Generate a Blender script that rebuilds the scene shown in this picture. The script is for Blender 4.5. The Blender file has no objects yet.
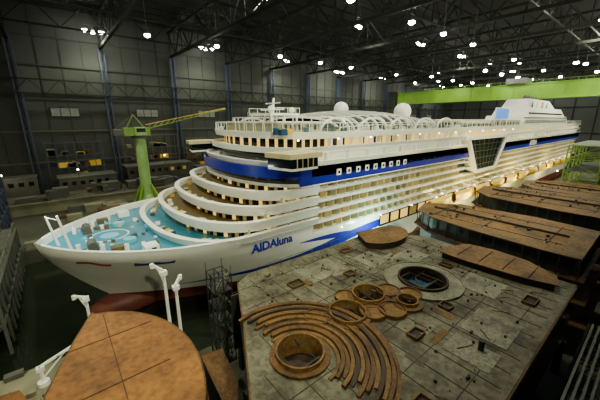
import bpy, math, random
from mathutils import Vector
random.seed(7)
R=random.random
D=bpy.data
# ---------------------------------------------------------------- materials
MATS={}
def mat(name,col,rough=.6,metal=0,col2=None,scale=1.0,detail=5,bump=0,emit=0,ecol=None,spec=.5,lo=.35,hi=.65,alpha=1):
    m=D.materials.new(name);m.use_nodes=True
    nt=m.node_tree;b=nt.nodes['Principled BSDF']
    b.inputs['Roughness'].default_value=rough;b.inputs['Metallic'].default_value=metal
    b.inputs['Specular IOR Level'].default_value=spec;b.inputs['Alpha'].default_value=alpha
    c=(*col,1)
    if col2 is None: col2=tuple(x*.82 for x in col)
    tc=nt.nodes.new('ShaderNodeTexCoord');n=nt.nodes.new('ShaderNodeTexNoise')
    n.inputs['Scale'].default_value=scale;n.inputs['Detail'].default_value=detail
    r=nt.nodes.new('ShaderNodeValToRGB')
    r.color_ramp.elements[0].position=lo;r.color_ramp.elements[1].position=hi
    r.color_ramp.elements[0].color=(*col2,1);r.color_ramp.elements[1].color=c
    nt.links.new(tc.outputs['Object'],n.inputs['Vector']);nt.links.new(n.outputs['Fac'],r.inputs['Fac'])
    nt.links.new(r.outputs['Color'],b.inputs['Base Color'])
    if bump:
        bp=nt.nodes.new('ShaderNodeBump');bp.inputs['Strength'].default_value=bump;bp.inputs['Distance'].default_value=.1
        nt.links.new(n.outputs['Fac'],bp.inputs['Height']);nt.links.new(bp.outputs['Normal'],b.inputs['Normal'])
    if emit:
        b.inputs['Emission Color'].default_value=(*(ecol or col),1);b.inputs['Emission Strength'].default_value=emit
    MATS[name]=m
    return m
def grime(name,cols,scale,rough=.65,bump=.15,fine=.45):
    m=D.materials.new(name);m.use_nodes=True;nt=m.node_tree;b=nt.nodes['Principled BSDF'];b.inputs['Roughness'].default_value=rough
    b.inputs['Specular IOR Level'].default_value=.3
    tc=nt.nodes.new('ShaderNodeTexCoord')
    n=nt.nodes.new('ShaderNodeTexNoise');n.inputs['Scale'].default_value=scale;n.inputs['Detail'].default_value=12;n.inputs['Roughness'].default_value=.65
    r=nt.nodes.new('ShaderNodeValToRGB');r.color_ramp.elements[0].position=.36;r.color_ramp.elements[0].color=(*cols[0],1)
    r.color_ramp.elements[1].position=.62;r.color_ramp.elements[1].color=(*cols[2],1)
    e=r.color_ramp.elements.new(.47);e.color=(*cols[1],1)
    n2=nt.nodes.new('ShaderNodeTexNoise');n2.inputs['Scale'].default_value=scale*9;n2.inputs['Detail'].default_value=6
    r2=nt.nodes.new('ShaderNodeValToRGB');r2.color_ramp.elements[0].position=.35;r2.color_ramp.elements[0].color=(fine,fine*.94,fine*.85,1);r2.color_ramp.elements[1].position=.58;r2.color_ramp.elements[1].color=(1,1,1,1)
    mx=nt.nodes.new('ShaderNodeMix');mx.data_type='RGBA';mx.blend_type='MULTIPLY';mx.inputs[0].default_value=.85
    nt.links.new(tc.outputs['Object'],n.inputs['Vector']);nt.links.new(tc.outputs['Object'],n2.inputs['Vector'])
    nt.links.new(n.outputs['Fac'],r.inputs['Fac']);nt.links.new(n2.outputs['Fac'],r2.inputs['Fac'])
    nt.links.new(r.outputs['Color'],mx.inputs[6]);nt.links.new(r2.outputs['Color'],mx.inputs[7]);nt.links.new(mx.outputs[2],b.inputs['Base Color'])
    bp=nt.nodes.new('ShaderNodeBump');bp.inputs['Strength'].default_value=bump;bp.inputs['Distance'].default_value=.1
    nt.links.new(n2.outputs['Fac'],bp.inputs['Height']);nt.links.new(bp.outputs['Normal'],b.inputs['Normal'])
    MATS[name]=m
mat('white',(.95,.95,.88),.3,scale=.3,col2=(.90,.90,.82))
mat('cream',(.66,.58,.31),.5,scale=.5)
mat('blue',(.004,.014,.34),.35,scale=.4,col2=(.003,.011,.28))
mat('glass_dark',(.006,.009,.012),.08,scale=.5,spec=.6)
mat('glass_rail',(.30,.42,.40),.1,scale=.5,alpha=.15)
mat('win_warm',(.35,.22,.05),.4,emit=1.2,ecol=(1,.66,.14),scale=.8)
mat('win_dim',(.12,.085,.025),.4,emit=.22,ecol=(1,.68,.16),scale=.8)
mat('win_dark',(.010,.011,.010),.25)
mat('curtain',(.30,.23,.07),.7,scale=1.5)
mat('teal',(.010,.17,.29),.45,scale=.6,col2=(.015,.23,.33))
mat('cyan_lit',(.10,.45,.6),.4,emit=.15,ecol=(.3,.9,1),scale=.7)
mat('deck_tan',(.13,.095,.035),.7,scale=1)
mat('red_hull',(.22,.05,.03),.5,scale=.35,col2=(.12,.033,.022))
mat('red',(.5,.03,.03),.5)
mat('yellow',(.80,.52,.02),.45)
mat('green',(.17,.31,.035),.45,scale=.2,col2=(.12,.23,.025))
mat('green_light',(.30,.52,.16),.45,scale=.6)
mat('green_beam',(.17,.36,.012),.5,scale=.1,col2=(.12,.27,.01))
mat('steel_blue',(.035,.052,.10),.6)
mat('steel_dark',(.012,.014,.012),.7)
mat('steel_grey',(.08,.085,.07),.6,scale=.8)
grime('rust',[(.030,.015,.006),(.085,.040,.010),(.13,.062,.014)],.5)
grime('rust_light',[(.05,.028,.009),(.125,.066,.015),(.18,.095,.022)],.3)
grime('rust_orange',[(.07,.030,.008),(.17,.070,.013),(.25,.105,.018)],.22,fine=.6)
mat('rust_dark',(.028,.015,.006),.8,scale=.8)
grime('plate',[(.034,.028,.015),(.090,.085,.054),(.140,.135,.090)],.28,.6)
grime('plate_light',[(.07,.065,.042),(.15,.148,.104),(.21,.21,.155)],.5,.55)
mat('seam',(.02,.016,.010),.8)
mat('concrete',(.07,.07,.045),.85,scale=.15,col2=(.035,.037,.025),detail=10)
mat('concrete_light',(.24,.23,.14),.8,scale=.2,col2=(.14,.14,.09),detail=8)
mat('wall',(.040,.046,.040),.8,scale=.04,col2=(.028,.033,.029),detail=8)
mat('wall_light',(.09,.092,.075),.8,scale=.1)
mat('ceil',(.006,.007,.006),.9,scale=.05)
mat('truss',(.019,.021,.018),.8,spec=.2)
mat('window_grey',(.22,.24,.22),.4,emit=.012,ecol=(.7,.8,.8))
mat('lamp',(1,.98,.9),.5,emit=150,ecol=(1,.98,.82))
mat('lamp_small',(1,.98,.85),.5,emit=18,ecol=(1,.95,.7))
mat('screen',(.05,.2,.6),.4,emit=.7,ecol=(.12,.38,1))
mat('tarp_blue',(.010,.06,.14),.6)
def ribbed(name,col,col2,sc):
    m=mat(name,col,.75,col2=col2,scale=.05,detail=8)
    nt=m.node_tree;b=nt.nodes['Principled BSDF']
    tc=nt.nodes.new('ShaderNodeTexCoord');w=nt.nodes.new('ShaderNodeTexWave');w.inputs['Scale'].default_value=sc
    w.bands_direction='Z'
    nt.links.new(tc.outputs['Object'],w.inputs['Vector'])
    bp=nt.nodes.new('ShaderNodeBump');bp.inputs['Strength'].default_value=.5
    nt.links.new(w.outputs['Fac'],bp.inputs['Height']);nt.links.new(bp.outputs['Normal'],b.inputs['Normal'])
ribbed('cladding',(.045,.053,.046),(.029,.035,.030),.35)
m=mat('water',(.012,.018,.010),.12,scale=.15,bump=.15,spec=.5,col2=(.008,.012,.007))

# ---------------------------------------------------------------- builder
class B:
    def __init__(s): s.v=[];s.f=[];s.m=[];s.ml=[]
    def mi(s,n):
        if n not in s.ml: s.ml.append(n)
        return s.ml.index(n)
    def face(s,pts,m):
        i=len(s.v);s.v+= [tuple(p) for p in pts];s.f.append(tuple(range(i,i+len(pts))));s.m.append(s.mi(m))
    def box(s,x0,x1,y0,y1,z0,z1,m):
        s.prism([(x0,y0),(x1,y0),(x1,y1),(x0,y1)],z0,z1,m)
    def prism(s,poly,z0,z1,m,mt=None,ms=None):
        n=len(poly);i=len(s.v)
        s.v+=[(p[0],p[1],z0) for p in poly]+[(p[0],p[1],z1) for p in poly]
        s.f.append(tuple(range(i+n-1,i-1,-1)));s.m.append(s.mi(m))
        s.f.append(tuple(range(i+n,i+2*n)));s.m.append(s.mi(mt or m))
        for k in range(n):
            j=(k+1)%n
            s.f.append((i+k,i+j,i+n+j,i+n+k));s.m.append(s.mi(ms or m))
    def beam(s,p,q,w,m,h=None):
        p=Vector(p);q=Vector(q);d=(q-p)
        if d.length<1e-4:return
        d.normalize();h=h or w
        up=Vector((0,0,1)) if abs(d.z)<.95 else Vector((1,0,0))
        a=d.cross(up).normalized();b=a.cross(d).normalized()
        c=[a*w/2+b*h/2,-a*w/2+b*h/2,-a*w/2-b*h/2,a*w/2-b*h/2]
        i=len(s.v);s.v+=[tuple(p+x) for x in c]+[tuple(q+x) for x in c]
        for f in [(3,2,1,0),(4,5,6,7),(0,1,5,4),(1,2,6,5),(2,3,7,6),(3,0,4,7)]:
            s.f.append(tuple(i+k for k in f));s.m.append(s.mi(m))
    def cyl(s,p,q,r,m,r2=None,n=14,cap=True):
        p=Vector(p);q=Vector(q);d=(q-p).normalized();r2=r if r2 is None else r2
        up=Vector((0,0,1)) if abs(d.z)<.95 else Vector((1,0,0))
        a=d.cross(up).normalized();b=a.cross(d).normalized();i=len(s.v)
        for c,rr in((p,r),(q,r2)):
            for k in range(n):
                t=2*math.pi*k/n;s.v.append(tuple(c+a*math.cos(t)*rr+b*math.sin(t)*rr))
        for k in range(n):
            j=(k+1)%n;s.f.append((i+k,i+j,i+n+j,i+n+k));s.m.append(s.mi(m))
        if cap:
            s.f.append(tuple(range(i+n-1,i-1,-1)));s.m.append(s.mi(m));s.f.append(tuple(range(i+n,i+2*n)));s.m.append(s.mi(m))
    def ball(s,c,rx,ry,rz,m,nu=18,nv=10):
        g=[]
        for a in range(nv+1):
            ph=math.pi*a/nv
            g.append([(c[0]+rx*math.sin(ph)*math.cos(2*math.pi*b/nu),c[1]+ry*math.sin(ph)*math.sin(2*math.pi*b/nu),c[2]+rz*math.cos(ph)) for b in range(nu+1)])
        s.grid(g,m)
    def grid(s,g,m):
        i=len(s.v);w=len(g[0])
        for r in g: s.v+=[tuple(p) for p in r]
        for a in range(len(g)-1):
            for b in range(w-1):
                s.f.append((i+a*w+b,i+a*w+b+1,i+(a+1)*w+b+1,i+(a+1)*w+b));s.m.append(s.mi(m(a,b) if callable(m) else m))
    def arc(s,c,r0,r1,a0,a1,z0,z1,m,n=24,mt=None):
        o=[];inn=[]
        for k in range(n+1):
            t=math.radians(a0+(a1-a0)*k/n)
            o.append((c[0]+r1*math.cos(t),c[1]+r1*math.sin(t)));inn.append((c[0]+r0*math.cos(t),c[1]+r0*math.sin(t)))
        g=[[(*p,z0) for p in inn],[(*p,z1) for p in inn],[(*p,z1) for p in o],[(*p,z0) for p in o]]
        s.grid(g,lambda a,b:(mt or m) if a==1 else m)
    def obj(s,name,parent=None,smooth=False):
        me=D.meshes.new(name);me.from_pydata(s.v,[],s.f)
        for n in s.ml: me.materials.append(MATS[n])
        me.polygons.foreach_set('material_index',s.m)
        if smooth: me.polygons.foreach_set('use_smooth',[True]*len(s.f))
        me.update()
        o=D.objects.new(name,me);bpy.context.scene.collection.objects.link(o)
        if parent:o.parent=parent
        return o
def empty(name):
    o=D.objects.new(name,None);bpy.context.scene.collection.objects.link(o);return o
LC=(1,.99,.68)
def spot(name,loc,tgt,e,cone,blend,r,parent,col=LC):
    l=D.lights.new(name,'SPOT');l.energy=e;l.spot_size=math.radians(cone);l.spot_blend=blend;l.shadow_soft_size=r;l.color=col
    o=D.objects.new(name,l);bpy.context.scene.collection.objects.link(o);o.location=loc
    o.rotation_euler=(Vector(tgt)-Vector(loc)).to_track_quat('-Z','Y').to_euler();o.parent=parent
def pt(n,loc,e,col,parent,r=.5):
    l=D.lights.new(n,'POINT');l.energy=e;l.color=col;l.shadow_soft_size=r
    o=D.objects.new(n,l);bpy.context.scene.collection.objects.link(o);o.location=loc;o.parent=parent

# ================================================================ HALL
XE=330;XW=-40;YL=155;YR=-22;ZC=70.5
b=B();b.box(XW,XE,YL,YL+1,0,ZC,'cladding')
for x in range(-34,330,7): b.box(x,x+.3,YL-.3,YL,0,ZC,'wall')
for z in (14,26,38,50,60): b.box(XW,XE,YL-.5,YL,z,z+.6,'wall_light' if z<30 else 'wall')
b.obj('wall_left')
b=B();b.box(XE,XE+1,YR,YL,0,ZC,'cladding')
for y in range(-15,150,14): b.box(XE-.8,XE,y,y+.8,0,ZC,'truss')
for z in (20,40,55): b.box(XE-.6,XE,YR,YL,z,z+.8,'truss')
b.obj('wall_back')
b=B();b.box(XW,XE,YR-1,YR,0,ZC,'cladding');b.obj('wall_right')
b=B();b.box(XW-1,XW,YR,YL,0,ZC,'cladding');b.obj('wall_front')
b=B();b.box(XW,XE,YR,YL,ZC,ZC+1,'ceil');b.obj('ceiling')
k=0
for i in range(11):
    k+=1;x=-2+28*i+ (6 if i else 4)
    b=B();b.box(x,x+9,YL-.35,YL-.1,32,35,'window_grey')
    for j in range(4): b.box(x+3*j-.1,x+3*j+.1,YL-.5,YL-.1,31.9,35.1,'steel_dark')
    b.box(x-.2,x+9.2,YL-.5,YL-.1,31.7,32,'steel_dark');b.box(x-.2,x+9.2,YL-.5,YL-.1,35,35.3,'steel_dark')
    b.obj('window_%d'%k)
b=B()
for i in range(12):
    x=-6+27.6*i
    for dx in (-.9,.9):
        b.box(x+dx-.25,x+dx+.25,YL-2.6,YL-2.0,3,58,'steel_blue');b.box(x+dx-.25,x+dx+.25,YL-1.3,YL-.8,3,58,'steel_blue')
    z=3;f=1
    while z<57:
        b.beam((x-.9*f,YL-2.3,z),(x+.9*f,YL-2.3,z+3),.22,'steel_blue');b.beam((x+.9,YL-2.3,z),(x+.9,YL-1,z+3),.22,'steel_blue');z+=3;f=-f
b.obj('steel_column_row')
b=B()
Y0,Y1=YR+.3,YL-.6
X0,X1=XW+.3,XE-1
for i in range(-1,12):
    x=-6+27.6*i+.01
    b.beam((x,Y0,58.5),(x,Y1,58.5),.9,'truss');b.beam((x,Y0,68.5),(x,Y1,68.5),.9,'truss')
    y=Y0;f=0
    while y<Y1-1:
        y2=min(y+8.9,Y1)
        b.beam((x,y,58.5 if f else 68.5),(x,y2,68.5 if f else 58.5),.45,'truss');b.beam((x,y2,58.5),(x,y2,68.5),.3,'truss')
        y=y2;f=1-f
for y in (5,30,55,82,108,134):
    b.beam((X0,y,59.8),(X1,y,59.8),.5,'truss');b.beam((X0,y,67),(X1,y,67),.5,'truss')
    x=X0;f=0
    while x<X1-7:
        b.beam((x,y,59.8 if f else 67),(x+6.9,y,67 if f else 59.8),.28,'truss');x+=6.9;f=1-f
for y in range(-18,154,7): b.beam((X0,y,69.6),(X1,y,69.6),.35,'truss')
b.obj('roof_truss_frame')
b=B()
for z in (40,45):
    b.beam((X0,YL-3.1,z),(X1,YL-3.1,z),.5,'truss')
x=X0;f=0
while x<X1-5:
    b.beam((x,YL-3.1,40 if f else 45),(x+4.6,YL-3.1,45 if f else 40),.22,'truss');x+=4.6;f=1-f
b.obj('crane_runway_girder')
b=B()
b.prism([(XW,YR),(XE,YR),(XE,33.5),(7,33.5),(4,43.5),(XW,43.5)],-2,1.5,'concrete')
b.prism([(XW,84),(XE,84),(XE,YL),(XW,YL)],-2,3,'concrete')
b.box(XW,XE,YR,YL,-8,-7,'concrete')
b.obj('floor')
b=B();b.box(XW+.1,XE-.1,33.6,83.9,-.5,0,'water');b.box(XW+.1,4,43.6,83.9,-.5,0.001,'water');b.obj('dock_water')

def lamp(x,y,z,n,power,sz=1.0,tgt=None,cone=150):
    g=empty('ceiling_floodlight')
    bb=B()
    for a in range(n):
        dx=(a-(n-1)/2)*2.6;dy=1.1*(a%2)
        bb.cyl((x+dx,y+dy,z+.2),(x+dx,y+dy,z+1.1),.85*sz,'steel_grey',r2=.3,n=10)
        bb.ball((x+dx,y+dy,z),.85*sz,.85*sz,.6*sz,'lamp',12,8)
        bb.beam((x+dx,y+dy,z+.8),(x+dx,y+dy,z+2),.12,'steel_grey')
    bb.beam((x-n,y,z+2),(x+n,y,z+2),.25,'steel_grey');bb.beam((x,y,z+2),(x,y,ZC-.1),.2,'steel_grey')
    bb.obj('lamp_heads',g)
    if power: spot('flood_light',(x,y,z-1.1),tgt or (x,y-.01,0),power,cone,.6,1.5,g)
P=62000
for i,x in enumerate((20,62,108,150,195,240,285)): lamp(x,143,62 if i<3 else 60,(4,3,2)[i%3],P*.4)
for i,x in enumerate((4,53,98,142,185,228,270)): lamp(x,84,65,3 if i!=2 else 2,P*.95,tgt=(x,68,0),cone=105)
for i,x in enumerate((-12,30,72,115,158,200,245,290)): lamp(x,24,64,3,P,tgt=(x,42,0),cone=100)
for x in (28,52,78,100,122,165,210,250,300):
    for y in (52,112): lamp(x+R()*8,y,56.5,1,0,1.0)
for x in (180,205,235,262,290,312):
    for y in (5,34,70,98): lamp(x+R()*6,y,55+R()*3,1 if y in(34,98) else 2,0,1.1)
for y in (20,60,104): lamp(200,y,60,1,14000,.9,tgt=(219,y,46),cone=90)  # added spots aimed at the bridge crane, with lamp heads put in for them
for x in (0,50,105,160,215):  # added fill lamps behind the camera, brightening the near side of the ship
    g=empty('added_wall_fill')
    bb=B();bb.box(x-.8,x+.8,YR+.05,YR+.8,47,48.2,'steel_grey');bb.box(x-.7,x+.7,YR+.8,YR+.9,47.1,48.1,'lamp');bb.obj('housing',g)
    spot('flood_light',(x,YR+1.6,47.6),(x+14,46,23),78000,66,.6,1.2,g)

# ================================================================ SHIP
YC=53.0;XB=-3.8;XS=248.0;SX=10.5
ship=empty('cruise_ship')
def clamp(a,l=0,h=1): return max(l,min(h,a))
def hs(z): return XB+SX*clamp(1-z/13)**1.3
def hb(x,z):
    k=clamp(z/13);q=1-k
    L=26+34*q;a=x-hs(z)
    if a<=0:return 0
    W=16.4-.9*q
    r=1 if a>=L else (1-(1-a/L)**2.2)**(.75+.35*q)
    r*=1-.12*clamp((x-225)/23)**2*(.3+q)
    return W*r
ZH=11.1
b=B()
zs=[-2,0,1.6,3.2,4.6,6,7.5,9,10,ZH]
for sgn in(-1,1):
    g=[]
    for z in zs:
        x0=hs(z);row=[]
        for i in range(61):
            u=i/60;x=x0+(XS-x0)*(u**2.2)
            row.append((x,YC+sgn*hb(x,z),z))
        g.append(row)
    b.grid(g,lambda a,c:'red_hull' if a<3 else 'white')
    g=[]
    for z in (ZH,12,13,14.1):
        x0=hs(min(z,13))-(.3 if z>13 else 0);row=[]
        for i in range(41):
            u=i/40;x=x0+(33-x0)*(u**2)
            row.append((x,YC+sgn*(hb(x,min(z,13))+(.15 if z>13 else 0)),z if (z<=13 or x<17) else 13+1.1*clamp((19-x)/2)))
        g.append(row)
    b.grid(g,'white')
    g2=[]
    for z in (13.02,14.1):
        row=[]
        for i in range(31):
            u=i/30;x=XB+.5+(19-XB-.5)*u**2
            row.append((x,YC+sgn*max(0,hb(x-.2,13)-.35),z if x<17 else 13.02+(z-13.02)*clamp((19-x)/2)))
        g2.append(row)
    top=[]
    for i in range(31):
        u=i/30;x=XB+.5+(19-XB-.5)*u**2
        top.append((x,YC+sgn*(hb(x,13)+.25),14.12 if x<17 else 13+1.12*clamp((19-x)/2)))
    b.grid(g2,'white');b.grid([g2[1],top],'white')
b.grid([[ (XS,YC-hb(XS,z),z),(XS,YC+hb(XS,z),z)] for z in zs],'white')
b.ball((6.0,YC,.9),6.0,2.3,2.3,'red_hull')
b.obj('hull',ship,True)
b=B()
pts=[]
for i in range(30):
    x=XB+.2+(30-XB)*(i/29)**2;pts.append((x,hb(x,13)-.2))
poly=[(x,YC-w) for x,w in pts]+[(x,YC+w) for x,w in reversed(pts)]
b.face([(p[0],p[1],13.0) for p in poly],'teal')
b.arc((4.8,YC),2.5,2.7,0,360,13.02,13.06,'white',32)
b.arc((4.8,YC),0,1.3,0,360,13.02,13.05,'cyan_lit',24)
for sgn in(-1,1):
    for k in range(4): b.cyl((.6+2.6*k,YC+sgn*(4.2+2.0*k),13),(.6+2.6*k,YC+sgn*(4.2+2.0*k),14.0),.3,'white')
    b.box(7.5,9.3,YC+sgn*10-1,YC+sgn*10+1,13,13.9,'white')
    b.box(4,5.6,YC+sgn*7.6-.6,YC+sgn*7.6+.6,13,13.8,'deck_tan')
    b.cyl((2.2,YC+sgn*4.2-1.1,13.6),(2.2,YC+sgn*4.2+1.1,13.6),.6,'steel_grey');b.box(1.6,2.8,YC+sgn*4.2-1.4,YC+sgn*4.2+1.4,13,13.3,'steel_grey')
    b.cyl((6.8,YC+sgn*4.6,13),(6.8,YC+sgn*4.6,13.5),.9,'cyan_lit')
    for k in range(24):
        x=1+R()*9;y=YC+sgn*R()*(hb(x,13)-2);s_=.2+R()*.5
        b.box(x,x+s_,y,y+s_*1.3,13,13.1+R()*.7,random.choice(['white','deck_tan','cream','steel_grey','white','cyan_lit','glass_dark']))
    x=0.5
    while x<11:
        w_=hb(x,13)-.9;b.beam((x,YC+sgn*w_,13),(x+.1,YC+sgn*(w_+.5),13.9),.12,'white');x+=1.1
b.cyl((-1.5,YC,13),(-2.3,YC,17.6),.2,'white',r2=.12);b.cyl((-.2,YC-2.6,13),(-1.0,YC-2.4,18),.22,'white',r2=.13)
b.beam((-1.0,YC-2.4,17.4),(-2.3,YC,17.4),.12,'white')
b.obj('foredeck',ship)
def outl(xf,Lf,W,xe,n=2.25,st=40):
    P_=[]
    for i in range(st+1):
        th=math.pi*(i/st)-math.pi/2
        q=math.sin(th);q=math.copysign(abs(q)**.85,q)
        x=xf+Lf*(1-max(0,1-abs(q)**n)**(1/n));P_.append((x,YC+q*W))
    return [(xe,YC-W)]+P_+[(xe,YC+W)]
def shrink(o,d):
    r=[];n=len(o)
    for i,p in enumerate(o):
        a=o[max(0,i-1)];c=o[min(n-1,i+1)]
        t=Vector((c[0]-a[0],c[1]-a[1]));t.normalize()
        r.append((p[0]+t.y*d, p[1]-(t.x)*d))
    return r
def band(b,o,z0,z1,m,th=.3,lean=0):
    inn=shrink(o,th);o2=shrink(o,-lean) if lean else o
    b.grid([[(*p,z0) for p in o],[(*p,z1) for p in o2],[(*p,z1) for p in inn],[(*p,z0) for p in inn]],lambda a,c:m(a,c) if callable(m) else m)
def slab(b,o,z0,z1,m,mt=None): b.prism(list(o),z0,z1,m,mt=mt)
b=B()
tier=[(10.5,9.5,13.0),(13.9,9.5,14.9),(17.3,9.5,16.8),(20.7,8.5,18.7)]
for i,(xf,Lf,z) in enumerate(tier):
    W=16.35
    o=outl(xf,Lf,W,34)
    if i>0: slab(b,o,z-.3,z,'white','deck_tan')
    band(b,o,z-.45 if i else z,z+1.1,'white',.4,.5)
    nx=tier[i+1] if i<3 else (23.8,8.5,20.3)
    o2=outl(nx[0]+1.6,nx[1],W-1.2,34,st=56)
    def wm(a,c):
        if a!=0:return 'white'
        return ('curtain','win_warm','glass_dark','win_dark','win_dim','win_dark')[(c*7+i*3)%6]
    band(b,o2,z,nx[2]-.3,wm,.2)
    for k in range(24):
        th=(R()-.5)*2.6;q=math.sin(th);x=xf+Lf*(1-max(0,1-abs(q)**2.25)**(1/2.25))+1.2;y=YC+q*(W-1.3)
        b.box(x,x+.7,y,y+.5,z,z+.5,random.choice(['white','cream','yellow','steel_grey']))
b.obj('bow_terraces',ship)
b=B()
oB=outl(24.0,8.5,16.7,34,st=60)
slab(b,oB,19.95,20.3,'white');band(b,oB,19.95,20.4,'white',.6)
oW=outl(24.4,8.5,16.3,34,st=60)
band(b,oW,20.4,21.5,lambda a,c:'glass_dark',.3,.5)
oV=outl(23.7,8.5,16.75,XS-2,st=60)
band(b,oV,21.4,23.2,'blue',.3)
slab(b,outl(24.0,8.5,16.7,XS-2),22.0,22.3,'white')
oX=outl(24.6,8.5,16.9,XS-2,st=60)
slab(b,oX,23.2,23.45,'white')
band(b,oX,23.3,24.0,'white',.3,.3)
o=outl(27.6,8,15.6,XS-3,st=60)
band(b,o,23.4,25.4,lambda a,c:('glass_dark' if a==0 and 3<c<58 else 'white'),.3)
o=outl(25.8,8,16.3,XS-2,st=60)
slab(b,o,25.2,25.5,'white');band(b,o,25.5,26.2,'white',.3,.25)
o=outl(28.4,8,15.2,XS-4,st=60)
band(b,o,25.5,27.8,lambda a,c:('win_warm' if a==0 and c%3==0 else 'glass_dark' if a==0 and c%3==1 else 'white' if a else 'win_dark'),.3)
oT=outl(26.8,8,16.3,XS-3,st=60)
slab(b,oT,27.7,28.2,'white','deck_tan')
band(b,oT,27.5,28.6,'white',.3,.2)
oR=shrink(oT,.1)
band(b,oR,28.6,30.0,'glass_rail',.05)
band(b,oR,30.0,30.1,'white',.1)
for (x,y) in oR[::3]: b.box(x-.05,x+.05,y-.05,y+.05,28.2,30.1,'white')
x=36
while x<XS-5:
    for sgn in(-1,1): b.box(x,x+.08,YC+sgn*16.2-.04,YC+sgn*16.2+.04,28.2,30.1,'white')
    x+=3
for sgn in(-1,1):
    y0=YC+sgn*15.5;y1=YC+sgn*20.0
    pl=[(24.5,y0),(25.5,y1),(30.5,y1),(32,y0)]
    b.prism(pl,23.45,23.8,'white');b.prism(pl,23.8,25.2,'glass_dark')
    for t_ in (.2,.4,.6,.8):
        b.beam((25.5+5*t_,y1+sgn*.03,23.8),(25.5+5*t_,y1+sgn*.03,25.2),.12,'cream')
    b.prism([(24,y0),(25,y1+sgn*.4),(31,y1+sgn*.4),(32.6,y0)],25.2,25.9,'cream')
b.obj('bridge_decks',ship)
def facade(sgn):
    b=B()
    yo=YC+sgn*16.4
    yi=YC+sgn*14.7
    def bx(x0,x1,ya,yb,z0,z1,m): b.box(x0,x1,min(ya,yb),max(ya,yb),z0,z1,m)
    rows=[(ZH,13.0,33,XS),(13.0,14.9,20.5,XS-2),(14.9,16.8,23.5,XS-4),(16.8,18.7,26.5,XS-6),(18.7,20.1,29,XS-6)]
    for r,(z0,z1,x0,x1) in enumerate(rows):
        bx(x0,x1,yo,yi-sgn*1,z0-.13,z0+.12,'white')
        b.face([(x0,yi,z0),(x1,yi,z0),(x1,yi,z1),(x0,yi,z1)],'win_dark')
        segs=[(x0,x1)]
        if r>=2: segs=[(x0,91),(118,x1)] 
        for (xa,xb) in segs:
            bx(xa,xb,yo,yo-sgn*.1,z0+.1,z0+.42,'white')
            bx(xa,xb,yo+sgn*.03,yo-sgn*.06,z0+.60,z0+.66,'white')
            x=xa
            while x<xb-2.4:
                w=2.4
                bx(x-.06,x+.06,yo-sgn*.05,yi,z0,z1,'cream')
                m=random.choice(['win_warm','win_dim','win_dark','win_warm','win_dark','glass_dark','win_dim'])
                y=yi+sgn*.03
                b.face([(x+.25,y,z0+.1),(x+1.6,y,z0+.1),(x+1.6,y,z1-.2),(x+.25,y,z1-.2)],m)
                b.face([(x+1.7,y,z0+.1),(x+2.3,y,z0+.1),(x+2.3,y,z1-.15),(x+1.7,y,z1-.15)],'curtain')
                x+=w
    bx(30,XS-4,yo+sgn*.35,yi,20.05,23.2,'blue')
    bx(30,XS-4,yo+sgn*.45,yi,19.95,20.1,'white')
    x=38
    while x<240:
        if x<60: bx(x,x+1.1,yo+sgn*.41,yo,21.1,22.2,'white');bx(x+.3,x+.8,yo+sgn*.45,yo,21.4,21.9,'glass_dark')
        elif (x<86 or x>122) and not 148<x<166: bx(x,x+1.2,yo+sgn*.41,yo,21.5,21.9,'glass_dark')
        x+=2.6
    x=36
    while x<XS-10:
        if not(88<x<119):
            bx(x,x+.3,yo,yo-sgn*1.2,23.4,25.3,'white')
            bx(x+1,x+1.3,yo-sgn*.2,yo-sgn*1.2,25.4,27.8,'white');bx(x+3.6,x+3.8,yo-sgn*.2,yo-sgn*1.2,25.4,27.8,'white')
            y=YC+sgn*15.25
            b.face([(x+1.6,y,26.0),(x+3.4,y,26.0),(x+3.4,y,27.4),(x+1.6,y,27.4)],'win_dark' if R()<.6 else 'win_warm')
            b.face([(x+4.1,y,26.0),(x+5.4,y,26.0),(x+5.4,y,27.4),(x+4.1,y,27.4)],'glass_dark')
        x+=5.6
    y=yo+sgn*.9
    tz=[(89,25.6),(119,25.6),(112,15.6),(97,15.6)]
    b.face([(p[0],y,p[1]) for p in tz],'glass_dark')
    for i in range(4):
        p,q=tz[i],tz[(i+1)%4];b.beam((p[0],y,p[1]),(q[0],y,q[1]),.9,'white')
        b.face([(p[0],y,p[1]),(q[0],y,q[1]),(q[0],yi,q[1]),(p[0],yi,p[1])],'white')
    for k in range(1,8):
        u=k/8;b.beam((89+30*u,y+sgn*.02,25.6),(97+15*u,y+sgn*.02,15.6),.12,'steel_grey')
    for z in (17.6,19.6,21.6,23.6):
        w=(z-15.6)/10;b.beam((97-8*w,y+sgn*.02,z),(112+7*w,y+sgn*.02,z),.12,'steel_grey')
    bx(52,XS-12,yo-sgn*.01,yo+sgn*.12,10.9,11.2,'white')
    b.face([(52,yo+sgn*.06,8.2),(XS-12,yo+sgn*.06,8.2),(XS-12,yo+sgn*.06,10.9),(52,yo+sgn*.06,10.9)],'glass_dark')
    x=52
    while x<XS-14:
        m='win_warm' if R()<.75 else 'win_dim'
        b.face([(x+.3,yo+sgn*.1,8.6),(x+3.2,yo+sgn*.1,8.6),(x+3.2,yo+sgn*.1,10.6),(x+.3,yo+sgn*.1,10.6)],m);x+=3.8
    return b.obj('side_facade_'+('near' if sgn<0 else 'far'),ship)
facade(-1);facade(1)
b=B()
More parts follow.
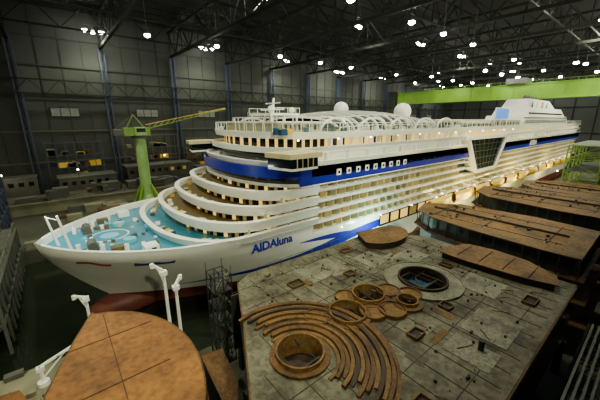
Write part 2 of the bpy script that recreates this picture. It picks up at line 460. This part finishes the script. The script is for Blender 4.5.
for sgn in(-1,1):
    for k in range(12):
        x=70+k*13.2;y=YC+sgn*18.0
        g=[]
        for i in range(9):
            u=i/8;w=1.5*math.sin(math.pi*clamp(u,.06,.94))**.5
            g.append([(x+10.5*u,y-w,9.9),(x+10.5*u,y-w*.8,8.9),(x+10.5*u,y,8.3),(x+10.5*u,y+w*.8,8.9),(x+10.5*u,y+w,9.9),(x+10.5*u,y+w*.8,10.8),(x+10.5*u,y,11.2),(x+10.5*u,y-w*.8,10.8),(x+10.5*u,y-w,9.9)])
        b.grid(g,'yellow')
        for xx in (x+2,x+8.5):
            b.beam((xx,YC+sgn*16.4,12.4),(xx,y,12.4),.3,'white');b.beam((xx,y,12.4),(xx,y,11),.12,'white')
b.obj('lifeboats',ship)
b=B()
def ribbon(pts,m,off=.12):
    for sgn in(-1,1):
        g=[]
        for (x,a,c) in pts:
            g.append([(x,YC+sgn*(hb(x,a+(c-a)*j/5)+off),a+(c-a)*j/5) for j in range(6)])
        b.grid(g,m)
w=[]
for i in range(34):
    u=i/33;x=12+60*u;c=4.8+4.6*math.sin(u*math.pi*.62)**1.1;t=.1+1.5*math.sin(math.pi*u)**1.1
    w.append((x,c-t/2-.4*u,c+t/2))
ribbon(w,'blue')
w=[]
for i in range(20):
    u=i/19;x=30+22*u;w.append((x,10.2-3*u,10.3-3*u+1.0*math.sin(math.pi*u)))
ribbon(w,'blue',.14)
w=[(x,11.7+.25*math.sin(x*1.5),12.2+.25*math.sin(x*1.5)) for x in [0+i*.4 for i in range(10)]];ribbon(w,'red',.15)
w=[(6+i*.5,11.4+.02*i,12.2-.3*abs(math.sin(i*.7))) for i in range(10)];ribbon(w,'blue',.15)
b.obj('hull_graphics',ship)
def text(s,loc,size,m,parent,name,ext=.03,yaw=0,bold=0.02):
    c=D.curves.new(name,'FONT');c.body=s;c.size=size;c.extrude=ext;c.offset=bold;c.materials.append(MATS[m])
    o=D.objects.new(name,c);bpy.context.scene.collection.objects.link(o);o.location=loc
    o.rotation_euler=(math.radians(90),0,yaw);o.parent=parent;return o
text('AIDAluna',(20.6,YC-16.62,11.25),1.9,'blue',ship,'hull_name_lettering',bold=.05)
text('A I D A',(149,YC-16.85,20.7),2.8,'white',ship,'stripe_lettering',bold=.1)
b=B()
def dome(x,y,z,r):
    b.cyl((x,y,28.2),(x,y,z-r*.6),r*.45,'white');b.ball((x,y,z),r,r,r,'white')
dome(56.4,YC,33.0,1.8);dome(83,YC,32.9,2.5)
b.cyl((35.5,YC,28.2),(36.5,YC,34.8),.6,'white',r2=.2)
b.beam((36,YC-4,32.6),(36,YC+4,32.6),.35,'white');b.beam((36.2,YC-2.5,33.8),(36.2,YC+2.5,33.8),.2,'white')
b.box(33,40,YC-4,YC+4,31.4,31.8,'white')
for dy in(-3.6,3.6):
    for dx in (33.4,36.5,39.6): b.beam((dx,YC+dy,28.2),(dx,YC+dy,31.4),.25,'white')
for dy in(-4,4):
    b.beam((33,YC+dy,32.8),(40,YC+dy,32.8),.08,'white')
    for dx in (33,35,37,39,40): b.beam((dx,YC+dy,31.8),(dx,YC+dy,32.8),.08,'white')
b.ball((33.8,YC-3,32.5),.7,.7,.7,'white');b.ball((38.8,YC-3,32.4),.6,.6,.6,'white')
def ah(x): return 4.4-1.8*(abs(x-60)/20)**2
def ap(x,j,n,w=13.0,dz=0):
    t=math.pi*j/n;return (x,YC-w*math.cos(t),28.2+(ah(x)+dz)*math.sin(t)**.7)
b.grid([[ap(x,j,16,12.7,-.25) for j in range(17)] for x in range(42,82,3)],'glass_dark')
for x in range(42,82,3):
    for j in range(16): b.beam(ap(x,j,16),ap(x,j+1,16),.36,'white')
for j in (1,4,8,12,15):
    for x in range(42,79,3): b.beam(ap(x,j,16),ap(x+3,j,16),.14,'white')
for (x0,x1,w,z1) in((31,41,9,30.0),(81,97,11,30.4),(97,118,13,29.6),(118,150,12,30.4)):
    b.box(x0,x1,YC-w,YC+w,28.2,z1,'cream');b.box(x0-.4,x1+.4,YC-w-.5,YC+w+.5,z1,z1+.25,'white')
    x=x0+.8
    while x<x1-1.5: b.box(x,x+1.2,YC-w-.06,YC-w,28.7,z1-.3,'glass_dark');x+=1.9
for s_ in(-1,1):
  for cx in (40,50,60,70,80):
    cy=YC+s_*14.8;r=4.4
    for k in range(10):
        t0=math.pi*k/10;t1=math.pi*(k+1)/10
        b.beam((cx-r*math.cos(t0),cy,28.3+r*.6*math.sin(t0)),(cx-r*math.cos(t1),cy,28.3+r*.6*math.sin(t1)),.34,'white')
for (x,y) in outl(30,8,12.5,44,st=16):
    b.beam((x,y,28.2),(x-.3,y,31.0),.12,'white')
pr=None
for (x,y) in outl(29.7,8,12.6,44,st=22):
    if pr:b.beam((pr[0],pr[1],31.0),(x,y,31.0),.12,'white')
    pr=(x,y)
b.box(119,131,YC-13.1,YC-12.6,30.9,34.4,'screen')
for x in (119,125,131): b.beam((x,YC-12.9,28.2),(x,YC-12.9,34.6),.35,'white')
def tap(x0,x1,y0,y1,z0,z1,ix0,ix1,iy,m):
    v=[(x0,y0,z0),(x1,y0,z0),(x1,y1,z0),(x0,y1,z0),(x0+ix0,y0+iy,z1),(x1-ix1,y0+iy,z1),(x1-ix1,y1-iy,z1),(x0+ix0,y1-iy,z1)]
    for f in ((0,1,5,4),(1,2,6,5),(2,3,7,6),(3,0,4,7),(4,5,6,7)): b.face([v[i] for i in f],m)
tap(152,236,41,56,28.2,32.3,2,4,.6,'white')
tap(160,230,42,55.5,32.3,36.0,2,7,.9,'white')
tap(166,212,43.5,54,36.0,39.8,3,9,1.0,'white')
for x in(176,182,188,194): b.cyl((x,48.5,39),(x+1.5,48.5,41.2),.9,'steel_grey')
x=156
while x<230: b.box(x,x+1.6,40.9,41.6,29.2,30.4,'glass_dark');x+=2.8
b.box(155,233,41.0,41.6,31.4,31.7,'steel_grey')
x=164
while x<222: b.box(x,x+2.4,41.95,42.7,33.0,33.8,'glass_dark');x+=4
b.box(236,243,44,62,28.2,30.5,'cream')
for k in range(110):
    x=27+R()*66;s=-1 if R()<.75 else 1;y=YC+s*(13.2+R()*2.2)
    b.box(x,x+.5+R(),y,y+.5+R()*.6,28.2,28.5+R()*.9,random.choice(['white','tarp_blue','cream','white','yellow','glass_dark']))
b.obj('sun_deck_structures',ship)
x=170
for s,m_ in zip('AIDA',('blue','yellow','red','blue')):
    text(s,(x,43.4,36.1),3.6,m_,ship,'funnel_lettering',.05,bold=.15);x+=8
b=B()
for x in range(30,240,9): b.ball((x,YC-15.9,27.4),.14,.14,.14,'lamp_small',8,5)
for x in range(40,236,12): b.ball((x,YC-16.7,10.95),.14,.14,.14,'lamp_small',8,5)
b.obj('deck_lamps',ship)
def postlamp(x,y,z0,z,e,col):
    g=empty('quay_lamp_post');b=B();b.cyl((x,y,z0),(x,y,z),.12,'steel_grey',n=8);b.ball((x,y,z+.3),.3,.3,.25,'lamp_small',10,6);b.obj('post',g)
    pt('glow',(x,y,z+.9),e,col,g,.3)
pt('foredeck_lamp',(-1.5,YC,18.8),1300,(.8,1,1),ship)
postlamp(48,32.6,1.5,8,5000,(.6,1,.85))
postlamp(89.5,30.3,1.5,8,8000,(1,.82,.28))
postlamp(131,30.3,1.5,8,8000,(1,.82,.28))
postlamp(175,30.3,1.5,8,6000,(1,.82,.28))

# ================================================================ GANTRY BRIDGE CRANE (green)
b=B()
ya,yb=YR+2.5,YL-4
b.box(219,225,ya,yb,42.8,50.5,'green_beam')
b.box(218.4,225.6,ya,yb,50.5,51,'green_beam');b.box(218.4,225.6,ya,yb,42.4,42.9,'green_beam')
for y in range(-18,150,12): b.box(218.7,219,y,y+.4,42.9,50.5,'green_beam')
b.box(215.5,218.4,yb-6,yb,40,52,'steel_dark')
y=ya
while y<148: b.beam((218.2,y,51),(218.2,y,52.3),.12,'green_beam');y+=3
b.beam((218.2,ya,52.3),(218.2,yb,52.3),.15,'green_beam')
b.box(216,228,60,70,51,54,'steel_grey')
b.obj('overhead_bridge_crane')

# ================================================================ JIB CRANE (green)
b=B();cx,cy=20,97
b.cyl((cx,cy,3),(cx,cy,9),3.0,'green_light',r2=1.6,n=20);b.cyl((cx,cy,9),(cx,cy,25.5),1.5,'green_light',n=20)
for a in range(4):
    t=math.radians(45+90*a);b.beam((cx+1.4*math.cos(t),cy+1.4*math.sin(t),12),(cx+6.0*math.cos(t),cy+6.0*math.sin(t),3),.7,'green')
b.cyl((cx,cy,25.5),(cx,cy,26.2),2.2,'steel_grey',n=20)
b.box(cx-4,cx+2.6,cy-1.7,cy+1.7,26.2,28.4,'green');b.box(cx-1.5,cx+1.2,cy-3.6,cy-1.7,26.4,28.6,'green_light');b.box(cx-1.3,cx+1,cy-3.65,cy-1.8,27.3,28.3,'glass_dark')
b.box(cx-6.5,cx-4,cy-1.4,cy+1.4,26.4,28.0,'steel_grey')
b.beam((cx-3,cy,28.4),(cx-1,cy,32),.25,'green');b.beam((cx+1.5,cy,28.4),(cx-1,cy,32),.25,'green')
tip=Vector((47,cy,34.0));base=Vector((cx+2,cy,28))
for (dy,dz) in((-.7,0),(.7,0),(0,1.2)): b.beam(base+Vector((0,dy,dz)),tip+Vector((0,dy*.3,dz*.3)),.2,'yellow' if dz else 'green')
N=14
for k in range(N):
    p=base.lerp(tip,k/N);q=base.lerp(tip,(k+1)/N);s=1-.7*k/N
    b.beam(p+Vector((0,-.7*s,0)),q+Vector((0,0,1.2*s)),.12,'green');b.beam(p+Vector((0,.7*s,0)),q+Vector((0,0,1.2*s)),.12,'green')
    b.beam(p+Vector((0,-.7*s,0)),q+Vector((0,.7*s,0)),.1,'green')
b.beam((cx-1,cy,32),(40,cy,33),.08,'steel_grey');b.beam((cx-1,cy,32),(cx-6,cy,28),.1,'steel_grey')
b.beam((45,cy,34),(45,cy,22),.1,'steel_grey');b.box(44.6,45.4,cy-.4,cy+.4,21,22,'yellow')
b.obj('jib_crane')

# ================================================================ FAR QUAY
b=B()
b.box(XW+.5,60,117,118,3,6.2,'concrete_light');b.box(XW+.5,200,118,131,3,6.2,'concrete')
b.obj('quay_gallery')
b=B()
b.box(XW+.5,62,116.3,116.9,6.2,6.6,'concrete_light')
x=XW+1
while x<60: b.box(x,x+.12,116.5,116.6,6.6,7.8,'steel_grey');x+=2
b.beam((XW+1,116.55,7.8),(60,116.55,7.8),.12,'steel_grey')
b.obj('quay_railing')
b=B()
for i in range(75):
    x=-25+R()*215;y=119+R()*7;w=1+R()*5;d=2+R()*3;h=.8+R()*2.8
    b.box(x,x+w,y,y+d,6.21,6.2+h,random.choice(['wall_light','wall_light','steel_grey','steel_grey','concrete','steel_blue','rust']))
b.obj('stored_crates_pile')
b=B()
for (x0,x1,y0,y1,z1,m_) in((0,18,136,145,10,'wall_light'),(22,48,136,145,12,'concrete'),(52,80,136,145,9,'concrete'),(-30,-6,138,145,11,'wall_light')):
    b.box(x0,x1,y0,y1,3,z1,m_);b.box(x0-.3,x1+.3,y0-.3,y1+.3,z1,z1+.4,'steel_grey')
    x=x0+1
    while x<x1-2: b.box(x,x+1.4,y0-.06,y0,z1-2.6,z1-1.2,'glass_dark' if R()<.85 else 'win_dim');x+=2.6
b.obj('workshop_buildings')
def frame(b,x0,x1,y0,y1,z0,z1,nx,ny,nz,w,m,diag=True):
    xs=[x0+(x1-x0)*i/nx for i in range(nx+1)];ys=[y0+(y1-y0)*i/ny for i in range(ny+1)];zz=[z0+(z1-z0)*i/nz for i in range(nz+1)]
    for x in xs:
        for y in ys: b.beam((x,y,z0),(x,y,z1),w,m)
    for z in zz[1:]:
        for x in xs: b.beam((x,y0,z),(x,y1,z),w*.8,m)
        for y in ys: b.beam((x0,y,z),(x1,y,z),w*.8,m)
    if not diag:return
    for k in range(nz):
        for i in range(nx):
            b.beam((xs[i],y0,zz[k]),(xs[i+1],y0,zz[k+1]),w*.5,m);b.beam((xs[i],y1,zz[k+1]),(xs[i+1],y1,zz[k]),w*.5,m)
        for j in range(ny):
            b.beam((x0,ys[j],zz[k]),(x0,ys[j+1],zz[k+1]),w*.5,m);b.beam((x1,ys[j+1],zz[k]),(x1,ys[j],zz[k+1]),w*.5,m)
b=B()
for (x0,x1,z1,m_) in((86,112,20,'steel_blue'),(50,78,22,'steel_grey'),(24,46,24,'steel_grey'),(-2,16,22,'steel_blue')):
    zb=3
    frame(b,x0,x1,147,151,zb,z1,6,1,4,.25,m_,False)
    for k in range(4):
        zz=zb+(z1-zb)*k/4
        for j in range(7):
            x=x0+(x1-x0)*R()*.85;b.box(x,x+1+R()*3,147.5,150.5,zz+.15,zz+.8+R()*1.8,random.choice(['concrete_light','steel_grey','rust','yellow','wall_light','wall_light']))
b.obj('storage_racks')
b=B()
for k in range(40):
    x=-30+R()*200;y=87+R()*26
    if (x-20)**2+(y-97)**2<90 or x<-10: continue
    s=1+R()*3;b.box(x,x+s*1.6,y,y+s,3,3.2+s*.6,random.choice(['concrete_light','steel_grey','rust','steel_blue','plate_light']))
b.box(-8,40,85,86.5,3,4.4,'concrete_light')
b.obj('quay_equipment')
for (x,y,z) in((6,133.5,13),(36,133.5,16),(64,133.5,14),(-14,133.5,13)): postlamp(x,y,3,z,1000,(1,.88,.5))
b=B()
frame(b,-21,-8.5,50,82,0.5,9,3,10,2,.35,'steel_grey')
b.box(-21,-8.5,50,82,8.9,9.1,'steel_grey');b.box(-21,-8.5,50,82,4.6,4.75,'steel_dark')
for k in range(35):
    x=-19+R()*9;y=51+R()*29;b.box(x,x+.8,y,y+1.2,9.1,9.4+R()*1.6,random.choice(['plate_light','steel_dark','rust','yellow']))
for y in range(50,83,4): b.beam((-8.6,y,9.1),(-8.6,y,10.3),.1,'plate_light')
b.beam((-8.6,50,10.3),(-8.6,82,10.3),.1,'plate_light')
b.obj('landing_stage_scaffold')
b=B()
frame(b,-24,-12,86,112,3,22,2,5,4,.45,'steel_blue')
for z in(9,15,22): b.box(-24,-12,86,112,z,z+.15,'steel_dark')
b.obj('scaffold_tower')
# ================================================================ FOREGROUND BLOCKS
def holeplate(name,outer,holes,z,th,m,parent):
    c=D.curves.new(name,'CURVE');c.dimensions='2D';c.fill_mode='BOTH';c.extrude=th/2
    for pl in [outer]+holes:
        s=c.splines.new('POLY');s.points.add(len(pl)-1)
        for i,p in enumerate(pl): s.points[i].co=(p[0],p[1],0,1)
        s.use_cyclic_u=True
    c.materials.append(MATS[m])
    o=D.objects.new(name,c);bpy.context.scene.collection.objects.link(o);o.location=(0,0,z-th/2)
    dg=bpy.context.evaluated_depsgraph_get();dg.update()
    me=D.meshes.new_from_object(o.evaluated_get(dg));o2=D.objects.new(name,me);bpy.context.scene.collection.objects.link(o2)
    o2.location=o.location;D.objects.remove(o);o2.parent=parent
    return o2
def circ(c,r,n=40): return [(c[0]+r*math.cos(2*math.pi*i/n),c[1]+r*math.sin(2*math.pi*i/n)) for i in range(n)]
blk=empty('ship_deck_section')
outer=[(13.6,27.5),(16,28.6),(27,28.0),(38,28.0),(43,21),(42,3.5),(8,3.5),(6.8,12.8),(10.5,20.5)]
h1=((30.0,14.8),2.5);h2=((12.2,14.9),1.75);h3=((18.7,15.9),1.6);h4=((22.6,16.6),1.5);h5=((24.6,13.4),.9)
holeplate('deck_plate',outer,[circ(*h) for h in(h1,h2,h3,h4,h5)],13,.35,'plate',blk)
b=B()
for x in range(11,42,3): b.box(x,x+.2,4,27 if x>13 else 20,6,12.65,'rust_dark')
for y in range(5,28,3): b.box(12 if y>14 else 9,41,y,y+.2,6,12.65,'steel_dark')
b.prism(outer,9.0,9.2,'steel_dark')
b.prism(outer,5.8,6.0,'steel_dark')
for p in outer:
    b.beam((p[0],p[1],1.5),(p[0],p[1],6),.7,'steel_dark')
for i in range(len(outer)):
    p,q=outer[i],outer[(i+1)%len(outer)]
    b.beam((*p,12.7),(*q,12.7),.25,'rust',.5);b.beam((*p,9.1),(*q,9.1),.25,'rust_dark',.5)
b.obj('underdeck_frames',blk)
def inhole(x,y,m=.4):
    return (x-30)**2+(y-14.8)**2<(4.5+m)**2 or (x-12)**2+(y-14.6)**2<56 or ((x-21.5)**2/16+(y-15.6)**2/8.5<1.2) or (x>36.8 and 4<y<17) or (x>31 and y>21.5)
b=B()
x=9
while x<41:
    b.box(x,x+.06,4,27.3 if x>14 else 13+ (x-8)*2,13.0,13.03,'seam');x+=1.95
y=5.5
while y<27.5:
    b.box(12 if y>14 else 8.5,41.5,y,y+.06,13.0,13.03,'seam');y+=3.4
for (x0,y0,x1,y1) in((25,5,29.3,8.6),(32,8.2,36,12),(28,20,31.5,23.5),(20,22,25.4,25.8),(33,17.5,36.6,20.6),(21.4,5,24,8.4)):
    b.box(x0,x1,y0,y1,13.01,13.05,'plate_light')
for k in range(50):
    x=13+R()*26;y=5+R()*20
    if inhole(x+1,y+1): continue
    b.box(x,x+.4+R()*2.0,y,y+.3+R()*1.6,13.005,13.02+R()*.03,random.choice(['plate_light','plate','plate','concrete','rust_light']))
for (hx,hy,w,d) in((20.5,10.0,1.3,.9),(26.5,10.2,1.0,1.0),(33.5,5.3,1.6,1.0),(17.5,22.5,1.6,1.1),(24.0,20.4,1.2,.9),(35.0,14.0,.8,1.4),(28.2,25.0,1.6,.9),(14.6,6.2,1.5,1.0)):
    b.box(hx,hx+w,hy,hy+d,13.02,13.06,'steel_dark')
    for a in (((hx,hy),(hx+w,hy)),((hx+w,hy),(hx+w,hy+d)),((hx+w,hy+d),(hx,hy+d)),((hx,hy+d),(hx,hy))): b.beam((*a[0],13.15),(*a[1],13.15),.1,'rust_light',.3)
b.arc(h1[0],2.5,2.7,0,360,12,13.4,'rust_dark',40);b.arc(h1[0],2.7,4.1,0,360,13.01,13.12,'plate_light',40)
b.arc(h1[0],4.1,4.25,0,360,13.0,13.22,'plate_light',40)
b.cyl((30,14.8,11.6),(30,14.8,11.7),2.45,'tarp_blue',n=30)
for a in range(0,360,45): b.beam((30,14.8,11.8),(30+2.4*math.cos(math.radians(a)),14.8+2.4*math.sin(math.radians(a)),11.9),.1,'plate_light')
for (c,r) in (h2,h3,h4,h5):
    b.arc(c,r,r+.14,0,360,11.6,13.55,'rust_light',36);b.arc(c,r+.14,r+.6,0,360,13.02,13.22,'rust',36)
    b.cyl((c[0],c[1],11.4),(c[0],c[1],11.5),r,'rust_dark',n=24)
for (c,r,z) in (((20.7,14.6),1.15,.12),((20.6,17.9),1.0,.13),((24.9,15.8),1.1,.14),((26.1,14.0),1.1,.1),((22.4,13.6),1.2,.1),((16.2,17.3),1.1,.11)):
    b.arc(c,0,r,0,360,13.0,13.06+z,'rust_light',28);b.arc(c,r,r+.1,0,360,13.0,13.35,'rust',28)
b.obj('deck_openings',blk)
b=B()
c0=(12.0,14.6)
r=2.7;i=0
while r<7.3:
    j=(i*37%11)
    b.arc(c0,r,r+.27,-84+j*1.6,104-j*1.3,13.0,13.16+.16*(i%2),('rust_light','rust','rust','rust_light','rust_dark')[i%5],44);r+=.36;i+=1
b.obj('curved_deck_planks',blk)
b=B()
cr=[(37.4,16.2),(40,16.3),(42.6,15.0),(43.2,12),(42.8,8.5),(41,5.4),(38.6,4.8),(37.9,7),(37.5,10),(37.2,13.5)]
b.prism(cr,13.0,13.7,'rust_dark','rust_light','rust_dark');b.prism([( (p[0]-40)*1.06+40,(p[1]-10.6)*1.05+10.6) for p in cr],13.7,13.82,'rust_dark','rust_light')
for y in (7,9.5,12,14.5): b.box(38,42.4,y,y+.08,13.82,13.9,'rust_dark')
hd=[(36.6+4.4*math.cos(math.radians(a)),25+3.0*math.sin(math.radians(a))) for a in range(-170,15,12)]+[(40.5,26.5),(34,27.6)]
b.prism(hd,13.0,13.8,'rust_dark','rust');b.prism([((p[0]-36.5)*1.06+36.5,(p[1]-24.5)*1.06+24.5) for p in hd],13.8,13.92,'rust_dark','rust_light')
b.obj('curved_bulkhead_pieces',blk)
b=B()
for k in range(260):
    x=14+R()*27;y=4.5+R()*22.5
    if inhole(x,y,.1): continue
    s=.05+R()*.14
    if R()<.6:b.box(x,x+s*(1+R()*2),y,y+s,13.04,13.05+s*(.5+R()),random.choice(['steel_dark','rust','plate_light','seam','seam','rust_dark']))
    elif R()<.6:b.beam((x,y,13.1),(x+R()*3-1.5,y+R()*3-1.5,13.1),.045,random.choice(['rust_dark','plate_light','seam']))
    else:b.cyl((x,y,13.02),(x,y,13.25),.1,random.choice(['rust','steel_dark','plate_light']),n=8)
for k in range(16):
    x=16+k*1.7;y=27.4;b.beam((x,y,13),(x,y,14.1),.05,'plate_light')
b.beam((16,27.4,14.1),(41.5,27.4,14.1),.04,'plate_light')
b.cyl((23.5,6.3,13),(23.5,6.3,13.9),.22,'steel_dark',n=10)
b.obj('construction_gear',blk)

def block(name,poly,z,levels,mt):
    g=empty(name);b=B()
    cx=sum(p[0] for p in poly)/len(poly);cy=sum(p[1] for p in poly)/len(poly)
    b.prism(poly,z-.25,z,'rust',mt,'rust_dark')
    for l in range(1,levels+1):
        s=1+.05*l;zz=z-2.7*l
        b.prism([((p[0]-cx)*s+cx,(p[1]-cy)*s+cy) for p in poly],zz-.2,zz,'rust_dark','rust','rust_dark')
    b.obj('deck_layers',g)
    b=B()
    s=.93
    pl=[((p[0]-cx)*s+cx,(p[1]-cy)*s+cy) for p in poly]
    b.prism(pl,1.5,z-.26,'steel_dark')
    n=len(poly)
    for i in range(n):
        p,q=Vector(poly[i]),Vector(poly[(i+1)%n]);L=(q-p).length;m_=max(1,int(L/1.6))
        for j in range(m_):
            t=p.lerp(q,j/m_);b.beam((t.x,t.y,z-2.7),(t.x,t.y,z-.2),.14,'rust_dark')
    x0=min(p[0] for p in poly);x1=max(p[0] for p in poly);y0=min(p[1] for p in poly);y1=max(p[1] for p in poly)
    b.box(x0+(x1-x0)*.5,x0+(x1-x0)*.5+.3,y0+2.5,y1-3,z,z+.3,'rust_dark')
    for k in (1,3):
        x=x0+(x1-x0)*k/4;b.box(x,x+.08,y0+2.5,y1-4,z,z+.06,'rust_dark')
    y=y0+4
    while y<y1-4: b.box(x0+3.0,x1-3.0,y,y+.1,z,z+.1,'rust_dark');y+=8
    for k in range(40):
        x=x0+3+R()*(x1-x0-6);y=y0+3+R()*(y1-y0-6);s=.1+R()*.35;b.box(x,x+s,y,y+s,z,z+.1+R()*.3,random.choice(['steel_dark','plate_light','rust','rust_dark']))
    b.obj('frames',g)
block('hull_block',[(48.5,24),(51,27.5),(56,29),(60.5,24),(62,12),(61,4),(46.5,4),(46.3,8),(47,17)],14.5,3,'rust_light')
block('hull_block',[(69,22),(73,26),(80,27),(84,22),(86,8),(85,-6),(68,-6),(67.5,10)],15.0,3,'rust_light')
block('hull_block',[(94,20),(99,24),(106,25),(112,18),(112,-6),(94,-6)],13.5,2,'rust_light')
g=empty('curved_hull_block')
b=B()
pl=[(0.4,33.2)]+[( -1.5+8.1*math.cos(math.radians(a)),22.5+10.6*math.sin(math.radians(a))) for a in range(75,-75,-8)]+[(-3,12),(-3.2,24),(-1.2,29.5)]
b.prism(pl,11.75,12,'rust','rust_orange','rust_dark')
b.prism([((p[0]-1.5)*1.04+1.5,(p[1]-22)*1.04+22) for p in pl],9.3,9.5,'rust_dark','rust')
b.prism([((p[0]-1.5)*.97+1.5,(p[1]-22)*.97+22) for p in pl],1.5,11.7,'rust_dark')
for i in range(len(pl)):
    p,q=pl[i],pl[(i+1)%len(pl)];b.beam((*p,11.95),(*q,11.95),.12,'rust');b.beam((*p,9.4),(*p,11.8),.18,'rust')
for y in (16,22,28): b.box(-2.5,4.6,y,y+.06,12,12.04,'rust_dark')
b.box(1.2,1.26,14,32,12,12.04,'rust_dark')
b.obj('block_shell',g)
b=B();b.prism([(-16,20),(-4.4,20),(-4.4,28),(-5.5,31),(-16,33)],8.0,8.3,'rust_dark','rust_orange');b.prism([(-15.5,21),(-5,21),(-5,27.5),(-15.5,31)],1.5,8.0,'steel_dark')
b.obj('steel_panel_stack')
b=B()
b.prism([(7.6,17),(9.8,21),(10.6,26),(8.4,26.5),(8,22)],6.5,7,'rust_dark','rust');b.box(8.2,9.6,22,25.5,1.5,6.5,'steel_dark');b.obj('hull_bracket_block')
b=B()
b.box(-16,3,34.8,43.2,1.5,1.62,'concrete_light')
for k in range(80):
    x=-16+R()*17;y=35+R()*7.5;s=.2+R()*.7
    if (x+0)**2+(y-42.0)**2<5 or (x+5)**2+(y-39.5)**2<6: continue
    if R()<.5:b.box(x,x+s*2,y,y+s,1.62,1.7+s*.6,random.choice(['concrete_light','steel_grey','rust','steel_dark','plate_light']))
    else:b.beam((x,y,1.8),(x+R()*3-1.5,y+R()*2-1,1.8),.15,random.choice(['plate_light','rust','steel_grey']))
b.obj('quay_material_pile')
def davit(x,y,z0,z1,arm,name='davit_crane'):
    b=B()
    b.cyl((x,y,z0),(x,y,z0+.5),.55,'white');b.cyl((x,y,z0+.5),(x,y,z1),.2,'white',r2=.16)
    b.box(x-.35,x+.35,y-.3,y+.3,z1-.5,z1,'white')
    b.beam((x,y,z1),(x+arm[0],y+arm[1],z1+arm[2]),.25,'white');b.beam((x,y,z1-1.6),(x+arm[0]*.6,y+arm[1]*.6,z1+arm[2]*.6),.13,'white')
    b.cyl((x+arm[0],y+arm[1],z1+arm[2]-.4),(x+arm[0],y+arm[1],z1+arm[2]+.1),.22,'white')
    b.obj(name)
davit(7.4,33.2,1.5,14.2,(-1.0,.4,.9));davit(8.3,32.4,1.5,12.4,(.7,.4,.8))
davit(.2,42.0,1.62,9.4,(-1.1,.3,.4))
davit(-5,39.5,1.62,4.0,(4,1.0,.8))
b=B()
frame(b,11.6,13.6,29.2,31.6,1.5,13.4,2,2,6,.1,'steel_dark')
for k in range(6):
    z=1.5+1.98*k;b.box(11.6,13.6,29.2,31.6,z,z+.06,'steel_dark')
    for s in range(8):
        u=s/8;b.box(11.7+1.6*(u if k%2 else 1-u),12.0+1.6*(u if k%2 else 1-u),29.3,30.2,z+1.98*u,z+1.98*u+.05,'steel_grey')
for (sx,sy) in((11.6,29.2),(13.6,29.2),(11.6,31.6),(13.6,31.6)): b.beam((sx,sy,13.4),(sx,sy,14.5),.07,'steel_grey')
b.obj('scaffold_stair_tower')
b=B()
frame(b,24,43,-2.2,1.8,1.5,8.5,8,2,2,.2,'steel_dark')
for k in range(8): b.beam((24,-2+k*.5,8.7),(43,-2+k*.5,8.7),.2,'steel_grey')
b.obj('steel_storage_rack')
b=B()
frame(b,124,156,-4,20,1.5,23,5,3,5,.3,'green')
for z in (9,15,23): b.box(124,156,-4,20,z,z+.15,'steel_grey')
b.obj('scaffold_tower')
b=B()
for x in range(44,130,6):
    b.box(x,x+1,31,32,1.5,5,'yellow' if x%4 else 'steel_grey');b.beam((x,31.5,5),(x+5,31.5,5.4),.25,'steel_grey')
b.obj('dock_fender_row')

w=D.worlds.new('World');bpy.context.scene.world=w;w.use_nodes=True
w.node_tree.nodes['Background'].inputs[0].default_value=(.5,.6,.4,1);w.node_tree.nodes['Background'].inputs[1].default_value=.005
cam=D.cameras.new('cam');cam.lens=18;cam.sensor_width=36;cam.clip_end=1000
co=D.objects.new('camera',cam);bpy.context.scene.collection.objects.link(co);co.location=(0,0,30.5)
co.rotation_euler=(math.radians(90-14.93),0,math.radians(50.7-90));bpy.context.scene.camera=co
